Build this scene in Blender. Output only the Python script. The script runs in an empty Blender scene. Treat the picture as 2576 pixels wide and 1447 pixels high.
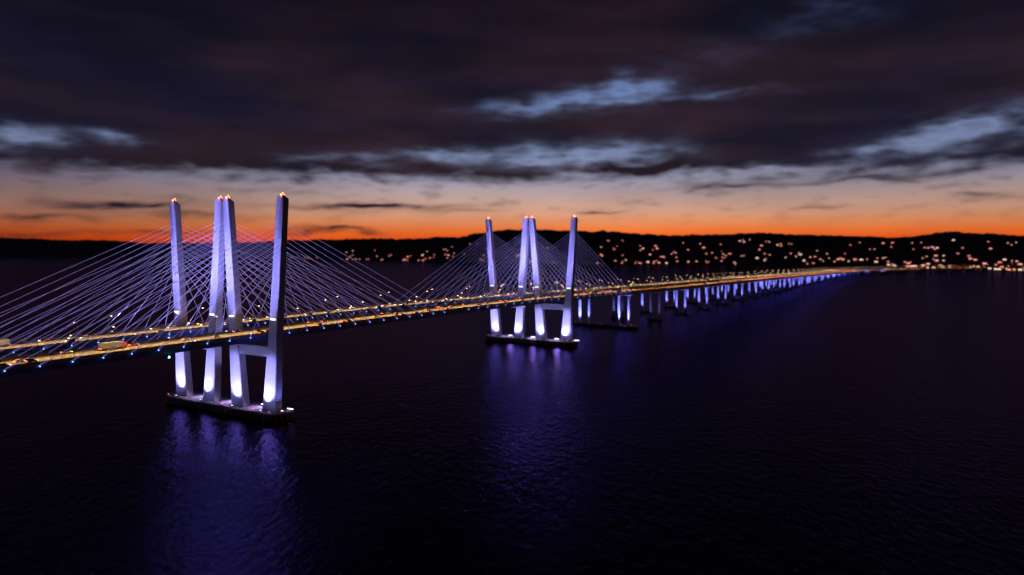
import bpy, math, random
from mathutils import Vector, Matrix, noise
random.seed(11)
F=1845.0; HC=100.6
scene=bpy.context.scene
COL=scene.collection
def lin(c):
    return tuple(((x/255)/12.92 if x/255<=0.04045 else ((x/255+0.055)/1.055)**2.4) for x in c)

# ------------------------------------------------------------------ bridge alignment
TH0=math.atan2(.532,.847)
T0,T1,DT=-500,4600,10
def heading(t):
    k=min(1,max(0,(t-2250)/750)); k=k*k*(3-2*k)
    return TH0+k*math.radians(34)
_path={0:(-140.0,428.0)}
x,y=-140.0,428.0
for i in range(0,T1//DT):
    h=heading(i*DT+DT/2); x+=math.sin(h)*DT; y+=math.cos(h)*DT; _path[i+1]=(x,y)
x,y=-140.0,428.0
for i in range(0,T0//DT,-1):
    h=heading(0); x-=math.sin(h)*DT; y-=math.cos(h)*DT; _path[i-1]=(x,y)
def cen(t):
    i=math.floor(t/DT); f=t/DT-i
    a=_path[i]; b=_path[i+1]
    return a[0]*(1-f)+b[0]*f, a[1]*(1-f)+b[1]*f
ZP=[(-600,45),(-150,48.4),(0,49.2),(183,50),(366,48.6),(548,45),(756,41),(1123,36),(1681,26.5),(2300,15.5),(2800,11),(5000,10)]
def _zi(t):
    for (a,za),(b,zb) in zip(ZP,ZP[1:]):
        if t<=b: return za+(zb-za)*(t-a)/(b-a)
    return ZP[-1][1]
def zd(t):
    return sum(_zi(t+o) for o in (-90,-60,-30,0,30,60,90))/7
def P(t,s,z=None):
    cx,cy=cen(t); h=heading(t)
    return Vector((cx-math.cos(h)*s, cy+math.sin(h)*s, 0 if z is None else z))

# ------------------------------------------------------------------ materials
def newmat(name):
    m=bpy.data.materials.new(name); m.use_nodes=True
    nt=m.node_tree; b=nt.nodes['Principled BSDF']; return m,nt,b
def mat(name,col,rough=.6,metal=0.0,nscale=.3,var=.25,bump=0.0,emis=None,estr=0):
    m,nt,b=newmat(name)
    tc=nt.nodes.new('ShaderNodeTexCoord')
    n=nt.nodes.new('ShaderNodeTexNoise'); n.inputs['Scale'].default_value=nscale; n.inputs['Detail'].default_value=6
    nt.links.new(tc.outputs['Object'],n.inputs['Vector'])
    r=nt.nodes.new('ShaderNodeValToRGB')
    r.color_ramp.elements[0].position=.3; r.color_ramp.elements[1].position=.7
    r.color_ramp.elements[0].color=(*[c*(1-var) for c in col],1)
    r.color_ramp.elements[1].color=(*[min(1,c*(1+var)) for c in col],1)
    nt.links.new(n.outputs['Fac'],r.inputs['Fac']); nt.links.new(r.outputs['Color'],b.inputs['Base Color'])
    b.inputs['Roughness'].default_value=rough; b.inputs['Metallic'].default_value=metal
    if bump:
        bp=nt.nodes.new('ShaderNodeBump'); bp.inputs['Strength'].default_value=bump
        nt.links.new(n.outputs['Fac'],bp.inputs['Height']); nt.links.new(bp.outputs['Normal'],b.inputs['Normal'])
    if emis:
        b.inputs['Emission Color'].default_value=(*emis,1); b.inputs['Emission Strength'].default_value=estr
    return m
def emat(name,col,s):
    return mat(name,(.3,.3,.3),.4,0,1,.1,0,col,s)

def concrete_leg():
    m,nt,b=newmat('pale_concrete_panels')
    tc=nt.nodes.new('ShaderNodeTexCoord'); sep=nt.nodes.new('ShaderNodeSeparateXYZ')
    nt.links.new(tc.outputs['Object'],sep.inputs[0])
    d=nt.nodes.new('ShaderNodeMath'); d.operation='DIVIDE'; d.inputs[1].default_value=4.6
    nt.links.new(sep.outputs['Z'],d.inputs[0])
    f=nt.nodes.new('ShaderNodeMath'); f.operation='FRACT'; nt.links.new(d.outputs[0],f.inputs[0])
    l=nt.nodes.new('ShaderNodeMath'); l.operation='LESS_THAN'; l.inputs[1].default_value=.04; nt.links.new(f.outputs[0],l.inputs[0])
    mp=nt.nodes.new('ShaderNodeMapping'); mp.inputs['Scale'].default_value=(.5,.5,.05)
    nt.links.new(tc.outputs['Object'],mp.inputs[0])
    n=nt.nodes.new('ShaderNodeTexNoise'); n.inputs['Scale'].default_value=.8; n.inputs['Detail'].default_value=8
    nt.links.new(mp.outputs[0],n.inputs['Vector'])
    r=nt.nodes.new('ShaderNodeValToRGB'); r.color_ramp.elements[0].position=.3; r.color_ramp.elements[1].position=.7
    r.color_ramp.elements[0].color=(.40,.40,.43,1); r.color_ramp.elements[1].color=(.48,.48,.51,1)
    nt.links.new(n.outputs['Fac'],r.inputs['Fac'])
    mx=nt.nodes.new('ShaderNodeMixRGB'); mx.inputs['Color2'].default_value=(.36,.36,.38,1)
    nt.links.new(l.outputs[0],mx.inputs['Fac']); nt.links.new(r.outputs['Color'],mx.inputs['Color1'])
    nt.links.new(mx.outputs[0],b.inputs['Base Color']); b.inputs['Roughness'].default_value=.75
    return m
M_leg=concrete_leg()
M_conc=mat('weathered_concrete',(.30,.29,.29),.85,0,.25,.3,.2)
M_asph=mat('asphalt',(.13,.105,.075),.8,0,.4,.25)
M_steel=mat('blue_painted_steel',(.04,.11,.42),.5,.1,.2,.2)
M_rail=mat('galvanised_rail',(.35,.36,.38),.5,.5,.5,.15)
M_paint=mat('white_road_paint',(.5,.5,.46),.6,0,2,.1)
M_fend=mat('timber_fender',(.45,.27,.27),.8,0,.6,.4)
M_cable=mat('cable_sheath_painted_glow',(.8,.8,.82),.4,0,.05,.05,0,(.31,.27,1.0),.37)  # violet emission paints the lit look onto the cables, which are no lamps
M_blue=emat('blue_white_led',(.25,.40,1.0),6)
M_flood=emat('floodlight_lens',(.75,.75,1.0),7)
M_warm=emat('warm_lamp_lens',(1,.55,.23),10)
M_red=emat('red_beacon_lens',(1,.12,.04),12)
M_amber=emat('amber_lens',(1,.38,.12),9)
M_green=emat('green_lens',(.1,1,.6),18)
M_head=emat('headlight_lens',(1,.78,.5),13)
M_tail=emat('taillight_lens',(1,.12,.03),15)
M_black=mat('dark_housing',(.03,.03,.035),.5)
M_glass=mat('car_glass',(.02,.025,.03),.1)
M_tyre=mat('tyre_rubber',(.02,.02,.02),.9)

# ------------------------------------------------------------------ object helpers
WORLD={}
def obj(name,verts,faces,mats,origin=(0,0,0),parent=None,fm=None,smooth=False):
    o0=Vector(origin)
    me=bpy.data.meshes.new(name)
    me.from_pydata([tuple(Vector(v)-o0) for v in verts],[],faces)
    for m in (mats if isinstance(mats,(list,tuple)) else [mats]): me.materials.append(m)
    if fm:
        for i,p in enumerate(me.polygons): p.material_index=fm[i]
    if smooth:
        for p in me.polygons: p.use_smooth=True
    me.update()
    ob=bpy.data.objects.new(name,me); COL.objects.link(ob)
    place(ob,o0,parent); return ob
def place(ob,w,parent=None):
    w=Vector(w); WORLD[ob]=w
    if parent is not None:
        ob.parent=parent; ob.location=w-WORLD[parent]
    else: ob.location=w
def empty(name,w,parent=None):
    e=bpy.data.objects.new(name,None); e.empty_display_size=1; COL.objects.link(e); place(e,w,parent); return e
def tag(o,label,cat=None,group=None,kind=None):
    o["label"]=label
    if cat:o["category"]=cat
    if group:o["group"]=group
    if kind:o["kind"]=kind
class B:
    def __init__(s): s.v=[];s.f=[];s.m=[]
    def add(s,v,f,m=0):
        n=len(s.v); s.v+=[tuple(q) for q in v]; s.f+=[[i+n for i in g] for g in f]; s.m+=[m]*len(f)
    def box(s,c,d,m=0,R=None):
        x,y,z=[q/2 for q in d]
        vs=[Vector((a*x,b*y,e*z)) for e in(-1,1) for a,b in((-1,-1),(1,-1),(1,1),(-1,1))]
        if R: vs=[R@q for q in vs]
        vs=[q+Vector(c) for q in vs]
        s.add(vs,[(0,3,2,1),(4,5,6,7),(0,1,5,4),(1,2,6,5),(2,3,7,6),(3,0,4,7)],m)
    def tube(s,a,b,r0,r1=None,n=8,m=0,caps=True):
        a=Vector(a);b=Vector(b); r1=r0 if r1 is None else r1
        d=(b-a).normalized(); u=d.orthogonal().normalized(); w=d.cross(u)
        vs=[]
        for c,r in((a,r0),(b,r1)):
            for i in range(n):
                q=2*math.pi*i/n; vs.append(c+u*math.cos(q)*r+w*math.sin(q)*r)
        fs=[(i,(i+1)%n,n+(i+1)%n,n+i) for i in range(n)]
        if caps: fs+=[tuple(range(n-1,-1,-1)),tuple(range(n,2*n))]
        s.add(vs,fs,m)
    def ball(s,c,r,m=0,n=8):
        c=Vector(c); vs=[c+Vector((0,0,r))]; k=5
        for j in range(1,k):
            p=math.pi*j/k
            for i in range(n):
                q=2*math.pi*i/n; vs.append(c+Vector((math.sin(p)*math.cos(q),math.sin(p)*math.sin(q),math.cos(p)))*r)
        vs.append(c-Vector((0,0,r))); fs=[]
        for i in range(n): fs.append((0,1+i,1+(i+1)%n))
        for j in range(k-2):
            for i in range(n): fs.append((1+j*n+i,1+(j+1)*n+i,1+(j+1)*n+(i+1)%n,1+j*n+(i+1)%n))
        L=len(vs)-1; o=1+(k-2)*n
        for i in range(n): fs.append((L,o+(i+1)%n,o+i))
        s.add(vs,fs,m)
    def prism(s,pts,z0,z1,m=0):
        n=len(pts)
        s.add([(p[0],p[1],z0) for p in pts]+[(p[0],p[1],z1) for p in pts],
              [tuple(range(n-1,-1,-1)),tuple(range(n,2*n))]+[(i,(i+1)%n,n+(i+1)%n,n+i) for i in range(n)],m)
    def make(s,name,mats,origin=(0,0,0),parent=None,smooth=False):
        return obj(name,s.v,s.f,mats,origin,parent,s.m,smooth)
def copytree(src,parent=None):
    c=src.copy(); COL.objects.link(c)
    if parent is not None: c.parent=parent
    for ch in list(src.children):
        if ch.type!='LIGHT': copytree(ch,c)
    return c
def light(name,kind,loc,parent,power,col,target=None,size=60,blend=.6,radius=.5):
    l=bpy.data.lights.new(name,kind); l.energy=power; l.color=col
    if kind!='AREA': l.shadow_soft_size=radius
    if kind=='SPOT': l.spot_size=math.radians(size); l.spot_blend=blend
    o=bpy.data.objects.new(name,l); COL.objects.link(o); place(o,loc,parent)
    if target is not None: o.rotation_euler=(Vector(target)-Vector(loc)).to_track_quat('-Z','Y').to_euler()
    return o

# ------------------------------------------------------------------ bridges
def sweep(b,prof,sc,ts,m=0,dz=0):
    n=len(prof); vs=[]
    for t in ts:
        z=zd(t)+dz
        for ds,q in prof: vs.append(P(t,sc+ds,z+q))
    fs=[]
    for k in range(len(ts)-1):
        for i in range(n):
            a=k*n+i; c=k*n+(i+1)%n; fs.append((a,c,c+n,a+n))
    fs+=[tuple(range(n)),tuple(range((len(ts)-1)*n,len(ts)*n))[::-1]]
    b.add(vs,fs,m)
def rect(a,b,c,d): return [(a,c),(b,c),(b,d),(a,d)]
TS=[-260+12*i for i in range(int((4500+260)/12)+1)]
LB=[0,28.3,55.8,83.5]; LT=[-9.2,39.9,47.0,94.3]
def legs_s(i,z): return LB[i]+(LT[i]-LB[i])*(z-5)/123
def legw(z):
    return 11.2-3.7*(z-5)/43 if z<48 else 7.5-2.0*(z-48)/80
def leg_mesh(i,T):
    b=B()
    zs=[4.0]+[12+8*k for k in range(14)]+[121,127.4]
    n=8; vs=[]
    def ring(z,w,d,c,tilt=0):
        s0=legs_s(i,z)
        for a,e in((-w+c,-d),(w-c,-d),(w,-d+c),(w,d-c),(w-c,d),(-w+c,d),(-w,d-c),(-w,-d+c)):
            vs.append(P(T+e,s0+a,z-tilt*(e+d)/(2*d)))
    for z in zs: ring(z,legw(z)/2,2.5-.2*(z-5)/123,.3)
    ring(130.0,legw(128)/2*.8,2.1,.25,2.2)
    fs=[]; R=len(zs)+1
    for k in range(R-1):
        for j in range(n): fs.append((k*n+j,k*n+(j+1)%n,(k+1)*n+(j+1)%n,(k+1)*n+j))
    fs.append(tuple(range((R-1)*n,R*n)))
    b.add(vs,fs,0)
    return b
HW=13.1
bridges=[]
for bi,(sc,ia,ib) in enumerate([(14.6,0,1),(70.3,2,3)]):
    root=empty('cable_stayed_bridge',P(0,sc,0)); bridges.append(root)
    tag(root,["cable-stayed road bridge with violet-lit pylons and walkway railing","cable-stayed road bridge with violet-lit pylons beside its twin"][bi],"bridge")
    og=P(0,sc,zd(0))
    b=B(); sweep(b,rect(-HW,HW,-.8,-.03),sc,TS); b.make('deck_slab',M_conc,og,root)
    b=B()
    vs=[];
    for t in TS: vs+= [P(t,sc-12.4,zd(t)),P(t,sc+12.4,zd(t))]
    b.add(vs,[(2*k,2*k+1,2*k+3,2*k+2) for k in range(len(TS)-1)],0)
    for lane in (-11,-7.3,-3.6,0.1,3.8,7.5,11):
        t=-250
        solid=abs(lane)>10
        while t<1700:
            L=12 if solid else 4
            z0=zd(t)+.02; z1=zd(t+L)+.02
            b.add([P(t,sc+lane-.12,z0),P(t,sc+lane+.12,z0),P(t+L,sc+lane+.12,z1),P(t+L,sc+lane-.12,z1)],[(0,1,2,3)],1)
            t+=12
    b.make('road_surface',[M_asph,M_paint],og,root)
    for sg in(-1,1):
        b=B(); sweep(b,rect(sg*12.2-.45,sg*12.2+.45,-3.6,-.8),sc,TS); b.make('girder',M_steel,og,root)
        b=B(); sweep(b,[(sg*12.5-.25,-.02),(sg*12.5+.25,-.02),(sg*12.5+.12,1.0),(sg*12.5-.12,1.0)],sc,TS); b.make('barrier',M_conc,og,root)
        b=B()
        for zz in(1.15,1.6,2.05): sweep(b,rect(sg*12.9-.04,sg*12.9+.04,zz-.04,zz+.04),sc,TS)
        t=-256
        while t<1500:
            b.box(P(t,sc+sg*12.9,zd(t)+1.0),(.12,.12,2.2)); t+=4
        b.make('railing',M_rail,og,root)
    b=B(); t=-250
    while t<700:
        R=Matrix.Rotation(-heading(t),3,'Z')
        b.box(P(t,sc,zd(t)-1.6),(24.2,.5,1.5),0,R); t+=9
    b.make('floor_beam',M_steel,og,root)
    for T in (0,366):
        py=empty('pylon',P(T,sc,5),root)
        i0,i1=(0,1) if bi==0 else (2,3)
        for i in(i0,i1):
            leg_mesh(i,T).make('leg',M_leg,P(T,LB[i],4.0),py)
        b=B(); R=Matrix.Rotation(-heading(T),3,'Z')
        sm=(legs_s(i0,39)+legs_s(i1,39))/2; w=abs(legs_s(i1,39)-legs_s(i0,39))-5
        b.box(P(T,sm,38.5),(w,3.6,5.6),0,R); b.make('crossbeam',M_leg,P(T,sm,38.5),py)
        for i in (i0,i1):
            b=B(); c=P(T,legs_s(i,128),129.2)
            b.tube(c-Vector((0,0,.8)),c+Vector((0,0,.3)),1.4,1.4,10,0)
            for q in range(6):
                a=q*math.pi/3; e=c+Vector((1.3*math.cos(a),1.3*math.sin(a),.2)); b.tube(e,e+Vector((0,0,1.2)),.06,.06,5,0)
            b.tube(c,c+Vector((0,0,2.0)),.12,.12,6,0)
            b.ball(c+Vector((0,0,1.8)),.42,1)
            b.ball(c+Vector((-1.0,-1.0,.9)),.34,2); b.ball(c+Vector((1.1,-.9,.8)),.3,1)
            b.make('aviation_beacon',[M_black,M_red,M_amber],c,py)
            light('beacon_glow','POINT',c+Vector((-.2,-2.9,1.0)),py,500,(1,.22,.06),radius=.3)
            for q in(-1.5,0,1.5):
                b=B(); p=P(T-2.75,legs_s(i,58)+q,58); b.box(p,(.35,.35,.7),0); b.make('service_lamp',M_flood,p,py)
        for i,side in ((i0,-1),(i1,1)):
            for dr in(-1,1):
                for k in range(12):
                    d=14+13.9*k; za=85+2.75*k
                    A=P(T+dr*d,sc+side*(HW-.1),zd(T+dr*d)-.4)
                    Bp=P(T+dr*1.9,legs_s(i,za),za)
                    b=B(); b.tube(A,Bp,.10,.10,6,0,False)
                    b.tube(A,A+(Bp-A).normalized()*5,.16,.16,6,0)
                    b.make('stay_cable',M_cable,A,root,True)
                    b=B(); q=P(T+dr*d,sc+side*(HW+.25),zd(T+dr*d)-1.0)
                    b.box(q,(.32,.32,.3),0); b.box(q-Vector((0,0,.35)),(.2,.2,.4),1)
                    b.make('edge_light',[M_blue,M_black],q,root)
def support(sc,t,parent,foot=1.8,hf=1):
    z=zd(t)-3.6; c=P(t,sc,z)
    R=Matrix.Rotation(-heading(t),3,'Z')
    b=B(); b.box(P(t,sc,z-1.1),(22,3.0,2.1),0,R)
    cap=b.make('support_pier',M_leg,c,parent)
    for q in(-6.8,6.8):
        b=B()
        c0=P(t,sc+q,0); pts=[]
        for k in range(10):
            a=k*math.pi/5; pts.append((c0.x+1.7*math.cos(a),c0.y+1.7*math.sin(a)))
        b.prism(pts,foot-.1,z-2.1); b.make('column',M_leg,P(t,sc+q,foot),cap)
    if hf:
        b=B(); pts=[]
        for a,e2 in((-10,-3),(10,-3),(11.5,0),(10,3),(-10,3),(-11.5,0)):
            p=P(t+e2,sc+a); pts.append((p.x,p.y))
        b.prism(pts,-3,foot,0); b.make('footing',M_conc,P(t,sc,foot),cap)
    return cap
t=548
while t<3900:
    for bi,(r,sc) in enumerate(zip(bridges,(16.5,70))):
        cap=support(sc,t,r,3.0 if t==548 else 1.8,t!=548)
        if t<2750:
            pw=260000 if t==548 else (14000 if t==652 else 95000 if t<1300 else 80000)
            light('pier_uplight','SPOT',P(t-(9 if t==548 else 13),sc+(-2 if bi==0 else 2),3.4),cap,pw,(.22,.23,1.0),P(t,sc,26 if t<1400 else 14),84,.8,.6)
    t+=104

# ------------------------------------------------------------------ pier platforms
def platform(T,s0,s1,hw,top,label,red=True):
    out=[]
    N=7
    for k in range(N+1):
        a=-math.pi/2+math.pi*k/N; out.append((T+hw*math.sin(a),s1-hw*.7+hw*.7*math.cos(a)))
    for k in range(N+1):
        a=math.pi/2+math.pi*k/N; out.append((T+hw*math.sin(a),s0+hw*.7+hw*.7*math.cos(a)))
    pts=[P(a,b) for a,b in out]
    b=B(); b.prism([(p.x,p.y) for p in pts],-3,top,0)
    cx=sum(p.x for p in pts)/len(pts); cy=sum(p.y for p in pts)/len(pts)
    pl=b.make('pier_platform',M_conc,P(T,(s0+s1)/2,top))
    tag(pl,label,"bridge pier",group="concrete pier platforms under the bridges")
    fb=B()
    band=[]
    for p in pts:
        d=(p-Vector((cx,cy,0))); d.normalize(); band.append((p.x+d.x*.3,p.y+d.y*.3))
    fb.prism(band,.4,top-1.0,0)
    for k in range(len(pts)):
        a=pts[k]; c=pts[(k+1)%len(pts)]; L=(c-a).length; d=(c-a).normalized(); n=Vector((d.y,-d.x,0))
        if n.dot(a-Vector((cx,cy,0)))<0: n=-n
        m=max(1,int(L/2.9))
        for j in range(m):
            q=a+d*L*(j+.5)/m+n*.4; ang=math.atan2(d.y,d.x)
            fb.box((q.x,q.y,(top-1.0)/2+.3),(1.4,.9,top-1.1),1,Matrix.Rotation(ang,3,'Z'))
    fb.make('fender',[M_black,M_fend],P(T,(s0+s1)/2,top),pl)
    rb=B()
    for k in range(len(pts)):
        a=pts[k]; c=pts[(k+1)%len(pts)]
        for zz in(.6,1.1): rb.tube(Vector((a.x,a.y,top+zz)),Vector((c.x,c.y,top+zz)),.05,.05,4,0,False)
        m=max(1,int((c-a).length/3))
        for j in range(m):
            q=a.lerp(c,j/m); rb.tube((q.x,q.y,top),(q.x,q.y,top+1.1),.06,.06,4)
    rb.make('handrail',M_rail,P(T,(s0+s1)/2,top),pl)
    for s,e in ((s1-6,-.96),(s1-25,-.96),(s0+48,-.96),(s0+20,-.96),(s0+6,-.96),(s0+2,-.3)):
        q=P(T+hw*e,s)
        nb=B(); nb.tube((q.x,q.y,top),(q.x,q.y,top+1.2),.08,.08,6,0); nb.ball((q.x,q.y,top+1.3),.16,1)
        nb.make('navigation_light',[M_black,M_red],(q.x,q.y,top),pl)
    return pl
plats=[platform(0,-12.5,95.5,7.8,4.4,"long low concrete pier carrying four lit pylon legs"),
       platform(366,-11,95,7.8,4.4,"long low concrete pier carrying four lit pylon legs, farther along"),
       platform(548,-1,87,4,2.6,"narrow concrete pier carrying the side span columns")]

def floodlight(loc,target,power,size,blend,w=1.2,label="white floodlight on the pier platform",col=(.4,.4,1),radius=.6):
    loc=Vector(loc); r=empty('floodlight',loc); tag(r,label,"floodlight",group="floodlights aimed at the pylon legs")
    d=(Vector(target)-loc); ang=math.atan2(d.y,d.x)-math.pi/2
    R=Matrix.Rotation(ang,3,'Z')
    b=B(); b.box(loc+Vector((0,0,.35)),(w*.8,.3,.7),0,R); b.box(loc+Vector((0,0,.85)),(w,.7,.5),0,R)
    b.make('housing',M_black,loc,r)
    b=B(); b.box(loc+Vector((0,0,1.14)),(w*.8,.45,.06),0,R); b.make('lens',M_flood,loc,r)
    light('beam_or_added_fill','SPOT',loc+Vector((0,0,1.4)),r,power,col,target,size,blend,radius)
for T in(0,366):
    for i in range(4):
        inw={0:1,1:-1,2:1,3:-1}[i]
        floodlight(P(T-7.0,LB[i]+inw*1.5,4.4),P(T-2,legs_s(i,36)+inw*.3,36),95000,86,.95,col=(.43,.39,1.0))
        zz=zd(T-48); sd=-1 if i in(0,2) else 1; sc=14.6 if i<2 else 70.3
        floodlight(P(T-48,sc+sd*11.7,zz),P(T-2,legs_s(i,100),100),700000*(.75 if i==0 else 1),62,1.0,label="white floodlight on the deck edge beside the barrier",col=(.27,.26,1.0))
        floodlight(P(T-12,sc+sd*11.0,zd(T-12)),P(T-2,legs_s(i,78),78),52000,70,1.0,label="white floodlight on the deck edge beside the barrier",col=(.32,.30,1.0))
    floodlight(P(T-1,-10,4.4),P(T,legs_s(0,50)-3,55),11000,80,1.0,label="dim blue floodlight at the pier end",col=(.2,.22,1.0))
    for s in (42,14,70,-9):
        loc=P(T+5.6,s,4.4); r=empty('floodlight',loc); tag(r,"bright bar-shaped floodlight on the pier platform","floodlight",group="bar floodlights on the piers")
        b=B(); R=Matrix.Rotation(-heading(0),3,'Z'); b.box(loc+Vector((0,0,.4)),(4.4,.3,.8),0,R); b.make('housing',M_black,loc,r)
        b=B(); b.box(loc+Vector((0,0,.95)),(4.6,.3,.3),0,R); b.make('lens',M_flood,loc,r)
        if s>0: light('lamp_glow','SPOT',loc+Vector((0,0,5)),r,9000,(.62,.42,1.0),P(T-3,s,4.4),120,1,.6)
for T in(0,366):
    for i in range(4):
        sd=-1 if i in(0,2) else 1; sc=14.6 if i<2 else 70.3
        light('girder_downlight','SPOT',P(T-42,sc+sd*10,zd(T-42)-4.2),bridges[0 if i<2 else 1],190000,(.30,.29,1.0),P(T-2,legs_s(i,24),24),40,1.0,.5)

g=B(); q=P(-64,1.2,zd(-64)-3.6); g.tube(q,q-Vector((0,0,1.2)),.1,.1,6,0); g.ball(q-Vector((0,0,1.6)),.4,1)
go=g.make('navigation_light',[M_black,M_green],q,bridges[0])

# ------------------------------------------------------------------ street lamps
def lamp_template():
    r=empty('street_lamp',(0,0,0))
    b=B(); b.tube((0,0,0),(0,0,9.5),.16,.09,8); b.tube((0,0,0),(0,0,.6),.3,.3,8)
    b.make('pole',M_rail,(0,0,0),r,True)
    b=B(); pr=Vector((0,0,9.5))
    for k in range(1,6):
        a=k/5*math.pi/2; c=Vector((2.6*(1-math.cos(a)),0,9.5+1.4*math.sin(a)))
        b.tube(pr,c,.08,.07,6); pr=c
    b.make('arm',M_rail,(0,0,9.5),r,True)
    b=B(); b.box((2.9,0,10.85),(1.1,.5,.22)); b.make('lamp_head',M_black,(2.9,0,10.85),r)
    b=B(); b.box((2.9,0,10.62),(.9,.42,.24)); b.make('lens',M_warm,(2.9,0,10.7),r)
    return r
LT0=lamp_template()
al=bpy.data.lights.new('added_road_fill','AREA'); al.shape='RECTANGLE'; al.size=62; al.size_y=3; al.energy=12500; al.color=(1,.62,.24); al.spread=math.radians(104)  # added area light above the deck, standing in for a row of lamps
al2=al.copy(); al2.size=95; al2.energy=34000
first=True
for bi,sc in enumerate((14.6,70.3)):
    t=-170; k=0; tlast=-260
    while t<4100:
        side=(-1 if (k+bi)%2==0 else 1) if t<2500 else -1
        o=LT0 if first else copytree(LT0); first=False
        o.location=P(t,sc+side*11.9,zd(t))
        v=P(t,0)-P(t,1)
        ang=math.atan2(v.y,v.x)
        if side<0: ang+=math.pi
        o.rotation_euler=(0,0,ang)
        tag(o,"slim curved-arm street lamp with warm light at the barrier","street lamp",group="street lamps along the bridge decks")
        gap=60 if t<1150 else 90
        if t-tlast>=gap-1 and t<2950:
            a=bpy.data.objects.new('beam_or_added_fill',al if gap==60 else al2); COL.objects.link(a)  # unseen fill panel added over the roadway, not the lamp head's own beam
            a.parent=o; a.location=(11.9,0,9.4); a.rotation_euler=(0,0,math.pi/2); tlast=t
        t+=30; k+=1

# ------------------------------------------------------------------ vehicles
def wheelset(b,xs,w,r,m):
    for x in xs:
        for sy in(-1,1): b.tube((x,sy*(w/2-.22),r),(x,sy*(w/2+.01),r),r,r,12,m)
def prof_extrude(b,pts,w,m,inset=0):
    n=len(pts); vs=[(x,-w/2+(inset if z>.95 else 0),z) for x,z in pts]+[(x,w/2-(inset if z>.95 else 0),z) for x,z in pts]
    b.add(vs,[tuple(range(n)),tuple(range(n,2*n))[::-1]]+[(i,n+i,n+(i+1)%n,(i+1)%n) for i in range(n)],m)
def lights(r,xf,xb,w,zf,zb):
    for sy in(-1,1):
        b=B(); b.box((xf,sy*(w/2-.3),zf),(.14,.36,.2)); b.make('headlight',M_head,(xf,sy*(w/2-.3),zf),r)
        b=B(); b.box((xb,sy*(w/2-.25),zb),(.14,.4,.24)); b.make('taillight',M_tail,(xb,sy*(w/2-.25),zb),r)
def car(col,suv,i):
    m=mat('car_paint_%s'%i,col,.3,.2,1,.05)
    b=B(); h=1.75 if suv else 1.42
    prof_extrude(b,[(-2.25,.35),(2.25,.32),(2.28,.62),(2.1,.78),(1.05,.94),(.95,.955),(-1.75 if not suv else -2.1,.955),(-2.28,.9)],1.82,0)
    cab=[(1.0,.95),(.25,h-.04),(-.1,h),(-1.0,h),(-1.75,.95)] if not suv else [(1.0,.95),(.4,h-.04),(.1,h),(-1.9,h),(-2.15,.95)]
    n=len(cab); vs=[(x,-(.86-.16*(z>1)),z) for x,z in cab]+[(x,(.86-.16*(z>1)),z) for x,z in cab]
    b.add(vs,[tuple(range(n)),tuple(range(n,2*n))[::-1]]+[(k,n+k,n+(k+1)%n,(k+1)%n) for k in range(n)],1)
    b.box((-.55 if not suv else -.85,0,h+.012),(1.1 if not suv else 2.0,1.36,.03),0)
    wheelset(b,(1.4,-1.4),1.82,.34,2)
    body=b.make('car',[m,M_glass,M_tyre],(0,0,0)); lights(body,2.28,-2.28,1.82,.66,.78); return body
def truck(i):
    m=mat('truck_paint_%s'%i,[(.3,.3,.3),(.3,.05,.04)][i%2],.4,0,1,.05); m2=mat('trailer_%s'%i,(.16,.16,.16),.5,0,.5,.1)
    b=B()
    prof_extrude(b,[(3.9,.5),(6.3,.5),(6.35,1.5),(6.1,2.7),(5.7,3.2),(3.9,3.2)],2.45,0)
    b.box((6.23,0,2.15),(.16,2.2,.8),1,Matrix.Rotation(.2,3,'Y'))
    b.box((-1.6,0,2.45),(10.4,2.5,2.7),3); b.box((-1.2,0,.95),(10.6,1.0,.25),2)
    wheelset(b,(5.3,2.6,-4.2,-5.5),2.45,.5,2)
    body=b.make('truck',[m,M_glass,M_tyre,m2],(0,0,0)); lights(body,6.35,-6.82,2.45,.8,1.15); return body
cars=[car(c,s,i) for i,(c,s) in enumerate([((.25,.25,.25),0),((.03,.03,.035),1),((.25,.03,.02),0),((.06,.09,.2),1),((.3,.3,.3),1)])]
cl=["silver sedan","black sport utility vehicle","red sedan","dark blue sport utility vehicle","white sport utility vehicle"]
trucks=[truck(0),truck(1)]; tl=["grey box trailer truck","red cab truck with grey trailer"]
used=set()
far=B()
slots=[]
for bi,sc in enumerate((14.6,70.3)):
    for lane in(-9.1,-5.4,-1.8,1.9,5.6,9.1):
        t=-160+random.uniform(0,50)
        while t<3900:
            tr=random.random()<.04
            slots.append((t,bi,sc,lane,tr)); t+=(13 if tr else 5)+random.expovariate(1/(48 if t<900 else 34))+6
slots.sort()
nc=0
for t,bi,sc,lane,tr in slots:
    fwd=(bi==0)
    if nc>=285 or t>1700:
        c=P(t,sc+lane,zd(t)+.9); R=Matrix.Rotation(-heading(t),3,'Z')
        far.box(c-Vector((0,0,.2)),(1.8,4.4,.9),0,R); far.box(c+Vector((0,0,.4)),(1.5,2.2,.5),0,R)
        for q in(-.6,.6):
            far.box(c+R@Vector((q,-2.25,-.1)),(.5,.12,.3),(2 if fwd else 1),R)
        continue
    if tr: i=random.randrange(2); T=('t',i); src=trucks[i]; lb=tl[i]
    else: i=random.randrange(5); T=('c',i); src=cars[i]; lb=cl[i]; nc+=1
    o=src if T not in used else copytree(src); used.add(T)
    o.location=P(t,sc+lane+random.uniform(-.25,.25),zd(t)+.02)
    a=math.pi/2-heading(t); g=(zd(t+5)-zd(t-5))/10
    o.rotation_euler=(0,-math.atan(g) if fwd else math.atan(g),a if fwd else a+math.pi)
    tag(o,lb+(" driving away with red taillights on" if fwd else " approaching with headlights on"),"truck" if T[0]=='t' else "car",group="vehicles driving on the bridge decks")
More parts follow.
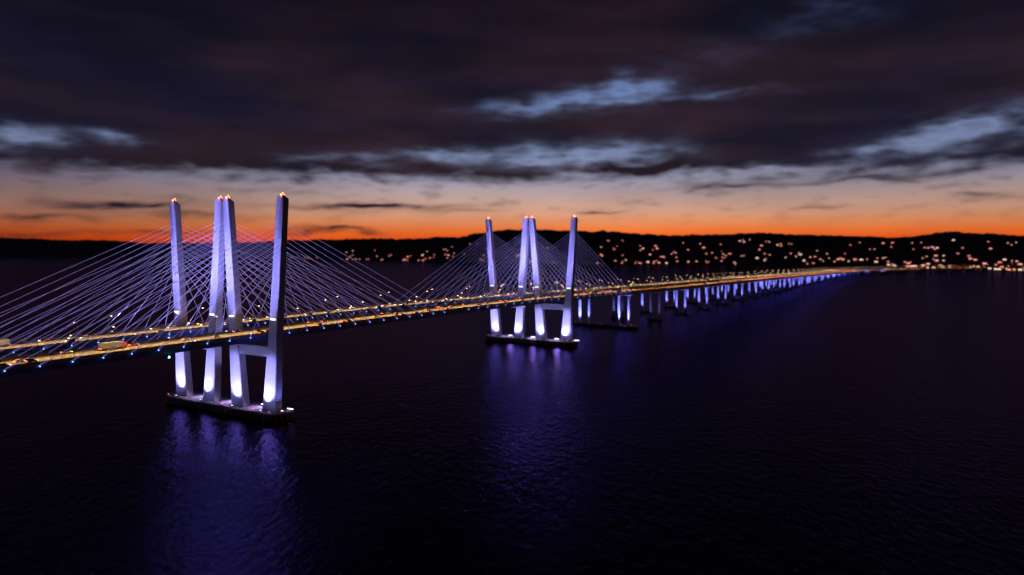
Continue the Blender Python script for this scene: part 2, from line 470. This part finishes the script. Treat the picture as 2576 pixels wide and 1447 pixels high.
fo=far.make('distant_traffic',[M_black,M_head,M_tail],P(2000,40,30)); tag(fo,"distant stream of cars with lights on the approach road","traffic",kind="stuff")

# ------------------------------------------------------------------ water
m,nt,pb=newmat('river_water')
N=nt.nodes; Lk=nt.links; N.remove(pb); out=N['Material Output']
tc=N.new('ShaderNodeTexCoord')
def nz(scale,sx,sy,det):
    mp=N.new('ShaderNodeMapping'); mp.inputs['Scale'].default_value=(sx,sy,1); mp.inputs['Rotation'].default_value=(0,0,.5)
    Lk.new(tc.outputs['Object'],mp.inputs[0]); n=N.new('ShaderNodeTexNoise'); n.inputs['Scale'].default_value=scale; n.inputs['Detail'].default_value=det
    n.inputs['Roughness'].default_value=.6
    Lk.new(mp.outputs[0],n.inputs['Vector']); return n.outputs['Fac']
b1=N.new('ShaderNodeBump'); b1.inputs['Distance'].default_value=.85; b1.inputs['Strength'].default_value=.75; Lk.new(nz(.30,1,.5,4),b1.inputs['Height'])
b2=N.new('ShaderNodeBump'); b2.inputs['Distance'].default_value=1.6; b2.inputs['Strength'].default_value=.25; Lk.new(nz(.05,1,.6,2),b2.inputs['Height']); Lk.new(b1.outputs[0],b2.inputs['Normal'])
fr=N.new('ShaderNodeFresnel'); fr.inputs['IOR'].default_value=1.33; Lk.new(b2.outputs[0],fr.inputs['Normal'])
mn=N.new('ShaderNodeMath'); mn.operation='MINIMUM'; mn.inputs[1].default_value=.15; Lk.new(fr.outputs[0],mn.inputs[0])
gl=N.new('ShaderNodeBsdfGlossy'); gl.inputs['Roughness'].default_value=.12; gl.inputs['Color'].default_value=(.46,.36,.86,1); Lk.new(b2.outputs[0],gl.inputs['Normal'])
df=N.new('ShaderNodeBsdfDiffuse'); df.inputs['Color'].default_value=(.001,.001,.002,1)
mx=N.new('ShaderNodeMixShader'); Lk.new(mn.outputs[0],mx.inputs[0]); Lk.new(df.outputs[0],mx.inputs[1]); Lk.new(gl.outputs[0],mx.inputs[2]); Lk.new(mx.outputs[0],out.inputs['Surface'])
w=obj('water',[(-20000,-3000,0),(20000,-3000,0),(20000,22000,0),(-20000,22000,0)],[(0,1,2,3)],m)
tag(w,"dark rippled river water at dusk reflecting violet lights",kind="structure")

# ------------------------------------------------------------------ far shore
def itp(tab,x):
    if x<=tab[0][0]: return tab[0][1]
    for (a,p),(b,q) in zip(tab,tab[1:]):
        if x<=b:
            k=(x-a)/(b-a); k=k*k*(3-2*k); return p+(q-p)*k
    return tab[-1][1]
SH=[(-500,649),(0,649),(700,650),(900,656),(1200,660),(1560,667),(1900,668),(2200,671),(2400,680),(2576,684),(3100,690)]
RD=[(-500,590),(0,598),(200,604),(400,611),(600,611),(750,604),(1000,600),(1150,597),(1200,586),(1270,578),(1500,582),(1700,590),(2000,588),(2150,592),(2290,597),(2380,582),(2450,586),(2576,593),(3100,585)]
RY=[(-500,8200),(0,8000),(700,7600),(1100,6200),(1300,5200),(2000,4900),(2576,4600),(3100,4300)]
def land(c,k):
    ys=F*HC/(itp(SH,c)-618); yr=itp(RY,c); zr=HC+(618-itp(RD,c))*yr/F
    Y=ys+(yr-ys)*k; X=(c-1288)/F*Y
    kk=min(k,1); z=zr*(.03*min(1,kk*12)+.97*kk**1.25) if k<=1 else zr*(1-.5*(k-1))
    amp=13*min(1,k*3)
    z+=amp*(noise.noise(Vector((X*.004,Y*.004,0)))+.7*noise.noise(Vector((X*.015,Y*.015,3)))+.5*noise.noise(Vector((X*.05,Y*.05,7))))
    if k<=0: z=-4
    return Vector((X,Y,z))
ks=[-.02,0.001]+[.03+ .97*j/26 for j in range(27)]+[1.1,1.3,1.6]
cs=[-500+7*i for i in range(int(3600/7))]
vs=[land(c,k) for k in ks for c in cs]; n=len(cs)
fs=[(j*n+i,j*n+i+1,(j+1)*n+i+1,(j+1)*n+i) for j in range(len(ks)-1) for i in range(n-1)]
M_hill=mat('wooded_hillside',(.12,.085,.13),.95,0,.012,.7)
hl=obj('hills',vs,fs,M_hill); tag(hl,"dark wooded hills along the far shore",kind="structure")

hc=[((1,.30,.26),'pink'),((1,.40,.22),'amber'),((1,.20,.14),'red'),((1,.64,.48),'white'),((.9,.36,.42),'rose')]
HM=mat('house_siding',(.25,.22,.2),.8); HR=mat('roof_shingle',(.06,.05,.05),.9)
temps=[]
for ci,(c,nm) in enumerate(hc):
    for si,sz in enumerate((.85,1.3)):
        em=emat('lit_window_%s_%d'%(nm,si),c,1.8)
        b=B(); W=13*sz; D=10; H=6*sz
        b.box((0,0,H/2-3),(W,D,H+6)); hw=b.make('house',HM,(0,0,0))
        b=B(); b.add([(-W/2-.6,-D/2-.6,H),(W/2+.6,-D/2-.6,H),(W/2+.6,D/2+.6,H),(-W/2-.6,D/2+.6,H),(-W/2-.6,0,H+4),(W/2+.6,0,H+4)],[(0,1,5,4),(2,3,4,5),(0,4,3),(1,2,5),(0,3,2,1)]); b.make('roof',HR,(0,0,H),hw)
        for q in(-1,0,1):
            b=B(); b.box((q*W*.3,-D/2-.05,H*.5),(W*.25,.16,H*.62)); b.make('window',em,(q*W*.3,-D/2,H*.5),hw)
        temps.append(hw)
tu=set()
def house(c,k,si,ci=None):
    p=land(c,k); i=(random.choice([0,0,0,1,1,2,3,4]) if ci is None else ci)*2+si
    o=temps[i] if i not in tu else copytree(temps[i]); tu.add(i)
    o.location=p+Vector((0,0,3.5)); o.rotation_euler=(0,0,random.uniform(-1.1,1.1)-math.atan2(p.x,p.y))
    tag(o,"hillside house with glowing %s windows among dark trees"%hc[i//2][1],"house",group="houses with lit windows on the far shore")
for _ in range(170): house(random.uniform(1500,2600),random.random()**1.3*.76+.02,random.random()<.35)
for _ in range(34): house(random.uniform(870,1130),random.random()**3*.5+.01,random.random()<.2)
for _ in range(18): house(random.uniform(640,900),random.random()*.05+.005,0)
for _ in range(18): house(random.uniform(1120,1520),random.random()**1.5*.6+.02,random.random()<.2)
for _ in range(46): house(random.uniform(2230,2700),random.random()**2*.05+.005,1,random.choice([3,3,1]))

# ------------------------------------------------------------------ sky (world)
wd=bpy.data.worlds.new("World"); scene.world=wd; wd.use_nodes=True
nt=wd.node_tree; N=nt.nodes; Lk=nt.links; bg=N['Background']
def setin(s,v):
    if isinstance(v,(int,float)): s.default_value=v
    else: Lk.new(v,s)
def M(op,a,b=None,c=None,clamp=False):
    n=N.new('ShaderNodeMath'); n.operation=op; n.use_clamp=clamp
    for i,v in enumerate((a,b,c)):
        if v is not None: setin(n.inputs[i],v)
    return n.outputs[0]
def smooth(v,a,b):
    n=N.new('ShaderNodeMapRange'); n.interpolation_type='SMOOTHSTEP'
    setin(n.inputs['Value'],v); n.inputs['From Min'].default_value=a; n.inputs['From Max'].default_value=b; return n.outputs[0]
def mix(f,a,b,bt='MIX'):
    n=N.new('ShaderNodeMixRGB'); n.blend_type=bt; setin(n.inputs[0],f)
    for i,v in((1,a),(2,b)):
        if isinstance(v,tuple): n.inputs[i].default_value=(*v,1)
        else: Lk.new(v,n.inputs[i])
    return n.outputs[0]
tc=N.new('ShaderNodeTexCoord'); sp=N.new('ShaderNodeSeparateXYZ'); Lk.new(tc.outputs['Generated'],sp.inputs[0])
D=180/math.pi
az=M('MULTIPLY',M('ARCTAN2',sp.outputs[0],sp.outputs[1]),D)
el=M('MULTIPLY',M('ARCSINE',sp.outputs[2]),D)
def ns(kx,ky,scale,det,seed,rough=.5):
    c=N.new('ShaderNodeCombineXYZ'); setin(c.inputs[0],M('MULTIPLY',az,kx)); setin(c.inputs[1],M('MULTIPLY',el,ky)); c.inputs[2].default_value=seed
    n=N.new('ShaderNodeTexNoise'); n.inputs['Scale'].default_value=scale; n.inputs['Detail'].default_value=det; n.inputs['Roughness'].default_value=rough
    Lk.new(c.outputs[0],n.inputs['Vector']); return n.outputs['Fac']
n1=ns(.32,.9,1,2.5,1.3); n2=ns(.28,1.0,1,2.5,7.7,.5); n3=ns(.42,1.35,1,2.5,4.1,.45); n4=ns(.05,.18,1,3,9.2); n5=ns(.12,.6,1,3,15.2,.5)
azd=M('ADD',az,M('MULTIPLY',M('SUBTRACT',n1,.5),5.0))
eld=M('ADD',el,M('MULTIPLY',M('SUBTRACT',n2,.5),1.6))
def gauss(px,py,hx,hy,k,amp,acc):
    X=(px-1288)/F; Z=(618-py)/F; a0=math.degrees(math.atan(X)); e0=math.degrees(math.atan(Z/math.sqrt(1+X*X)))
    cs2=1/(1+X*X); sa=hx/F*D*cs2; se=hy/F*D*math.sqrt(cs2)
    dx=M('MULTIPLY_ADD',azd,1/sa,-a0/sa)
    dy=M('MULTIPLY_ADD',eld,1/se,M('MULTIPLY_ADD',azd,-k/se,(k*a0-e0)/se))
    r=M('MULTIPLY_ADD',dy,dy,M('MULTIPLY',dx,dx)); g=M('EXPONENT',M('MULTIPLY',r,-1))
    return M('MULTIPLY_ADD',g,amp,acc)
h=0.0
for f in [(1400,262,190,24,.08,1.1),(1590,222,80,28,.05,1.0),(1800,236,150,13,0,.5),
          (50,345,110,30,0,1.2),(290,352,70,18,0,.9),
          (1440,393,210,32,.01,1.5),(1110,388,130,20,0,.9),(850,398,130,13,0,.55),
          (2480,310,180,36,.08,1.2),(2280,372,180,24,.06,1.1),(2430,412,140,15,.04,.9),
          (1870,434,220,15,.02,1.3),(870,450,180,14,0,1.1),(2120,20,220,50,.1,.30),(1750,150,200,50,.1,.14),(1300,470,400,14,0,.9)]:
    h=gauss(*f,h)
hole=smooth(M('MULTIPLY',h,M('MULTIPLY_ADD',n3,2.5,-.42)),-.05,1.4)
dk=0.0
for f in [(920,520,200,10,0,1.3),(290,515,160,11,0,1.1),(80,545,130,12,0,.9),(1830,472,120,10,.02,1.0),(2480,492,60,10,0,.8),
          (830,582,110,8,0,1.0),(500,545,160,9,0,.6),(1260,455,140,9,0,.4),(2200,448,220,10,.03,.8),(1500,535,60,7,0,.8),(120,590,200,9,0,.6),(1600,430,110,14,0,.5),(2050,520,60,6,0,.5),(420,585,120,7,0,.6),(1180,535,80,6,0,.5)]:
    dk=gauss(*f,dk)
thr=M('SUBTRACT',eld,M('MULTIPLY',M('SUBTRACT',n3,.5),1.9))
cover=smooth(thr,4.4,5.9)
cover=M('MULTIPLY',cover,M('SUBTRACT',1.0,hole))
cover=M('ADD',cover,M('MULTIPLY',dk,M('MULTIPLY_ADD',n3,1.6,.0)),clamp=True)
veil=M('MULTIPLY',M('MULTIPLY',smooth(n3,.50,.74),smooth(el,1.0,3.0)),.30)
cover=M('MAXIMUM',cover,veil)
rp=N.new('ShaderNodeValToRGB'); setin(rp.inputs[0],M('DIVIDE',el,25,clamp=True)); cr=rp.color_ramp
stops=[(0,(210,62,16)),(.6,(242,92,28)),(1.2,(242,120,56)),(1.85,(228,144,96)),(2.6,(210,156,130)),(3.6,(186,156,146)),(4.9,(152,146,164)),(6.5,(130,142,178)),(9,(120,138,182)),(13,(100,120,170)),(22,(45,60,115))]
cr.elements[0].position=0; cr.elements[0].color=(*lin(stops[0][1]),1)
cr.elements[1].position=stops[-1][0]/25; cr.elements[1].color=(*lin(stops[-1][1]),1)
for e,c in stops[1:-1]:
    q=cr.elements.new(e/25); q.color=(*lin(c),1)
dim=smooth(az,-38,-8)
clear=mix(dim,mix(smooth(el,5.5,7),mix(1.0,rp.outputs[0],(.42,.38,.43),'MULTIPLY'),rp.outputs[0]),rp.outputs[0])
glow=M('MULTIPLY_ADD',smooth(n4,.3,.7),.30,.82)
gc=N.new('ShaderNodeCombineXYZ')
for i in range(3): setin(gc.inputs[i],glow)
clear=mix(1.0,clear,gc.outputs[0],'MULTIPLY')
cloud=mix(smooth(n4,.35,.65),lin((22,20,36)),lin((39,28,36)))
cloud=mix(smooth(n5,.35,.7),cloud,mix(1.0,cloud,(1.55,1.35,1.45),'MULTIPLY'))
cloud=mix(smooth(el,9,19),cloud,mix(1.0,cloud,(.55,.55,.6),'MULTIPLY'))
cloud=mix(smooth(el,19,28),cloud,mix(1.0,cloud,(.2,.2,.25),'MULTIPLY'))
skyc=mix(cover,clear,cloud)
back=smooth(M('ABSOLUTE',az),60,130)
skyc=mix(back,skyc,lin((12,11,20)))
Lk.new(skyc,bg.inputs['Color']); bg.inputs['Strength'].default_value=1.0

# ------------------------------------------------------------------ camera
cam=bpy.data.cameras.new('camera'); co=bpy.data.objects.new('camera',cam); COL.objects.link(co)
co.location=(0,0,HC); co.rotation_euler=(math.pi/2,0,0)
cam.sensor_width=36; cam.lens=36*F/2576; cam.shift_y=-(723.4-618)/2576; cam.clip_start=1; cam.clip_end=60000
cam.dof.use_dof=True; cam.dof.focus_distance=450; cam.dof.aperture_fstop=cam.lens/1000/1.6
scene.camera=co
scene.view_settings.view_transform='Standard'; scene.view_settings.look='None'; scene.view_settings.exposure=0
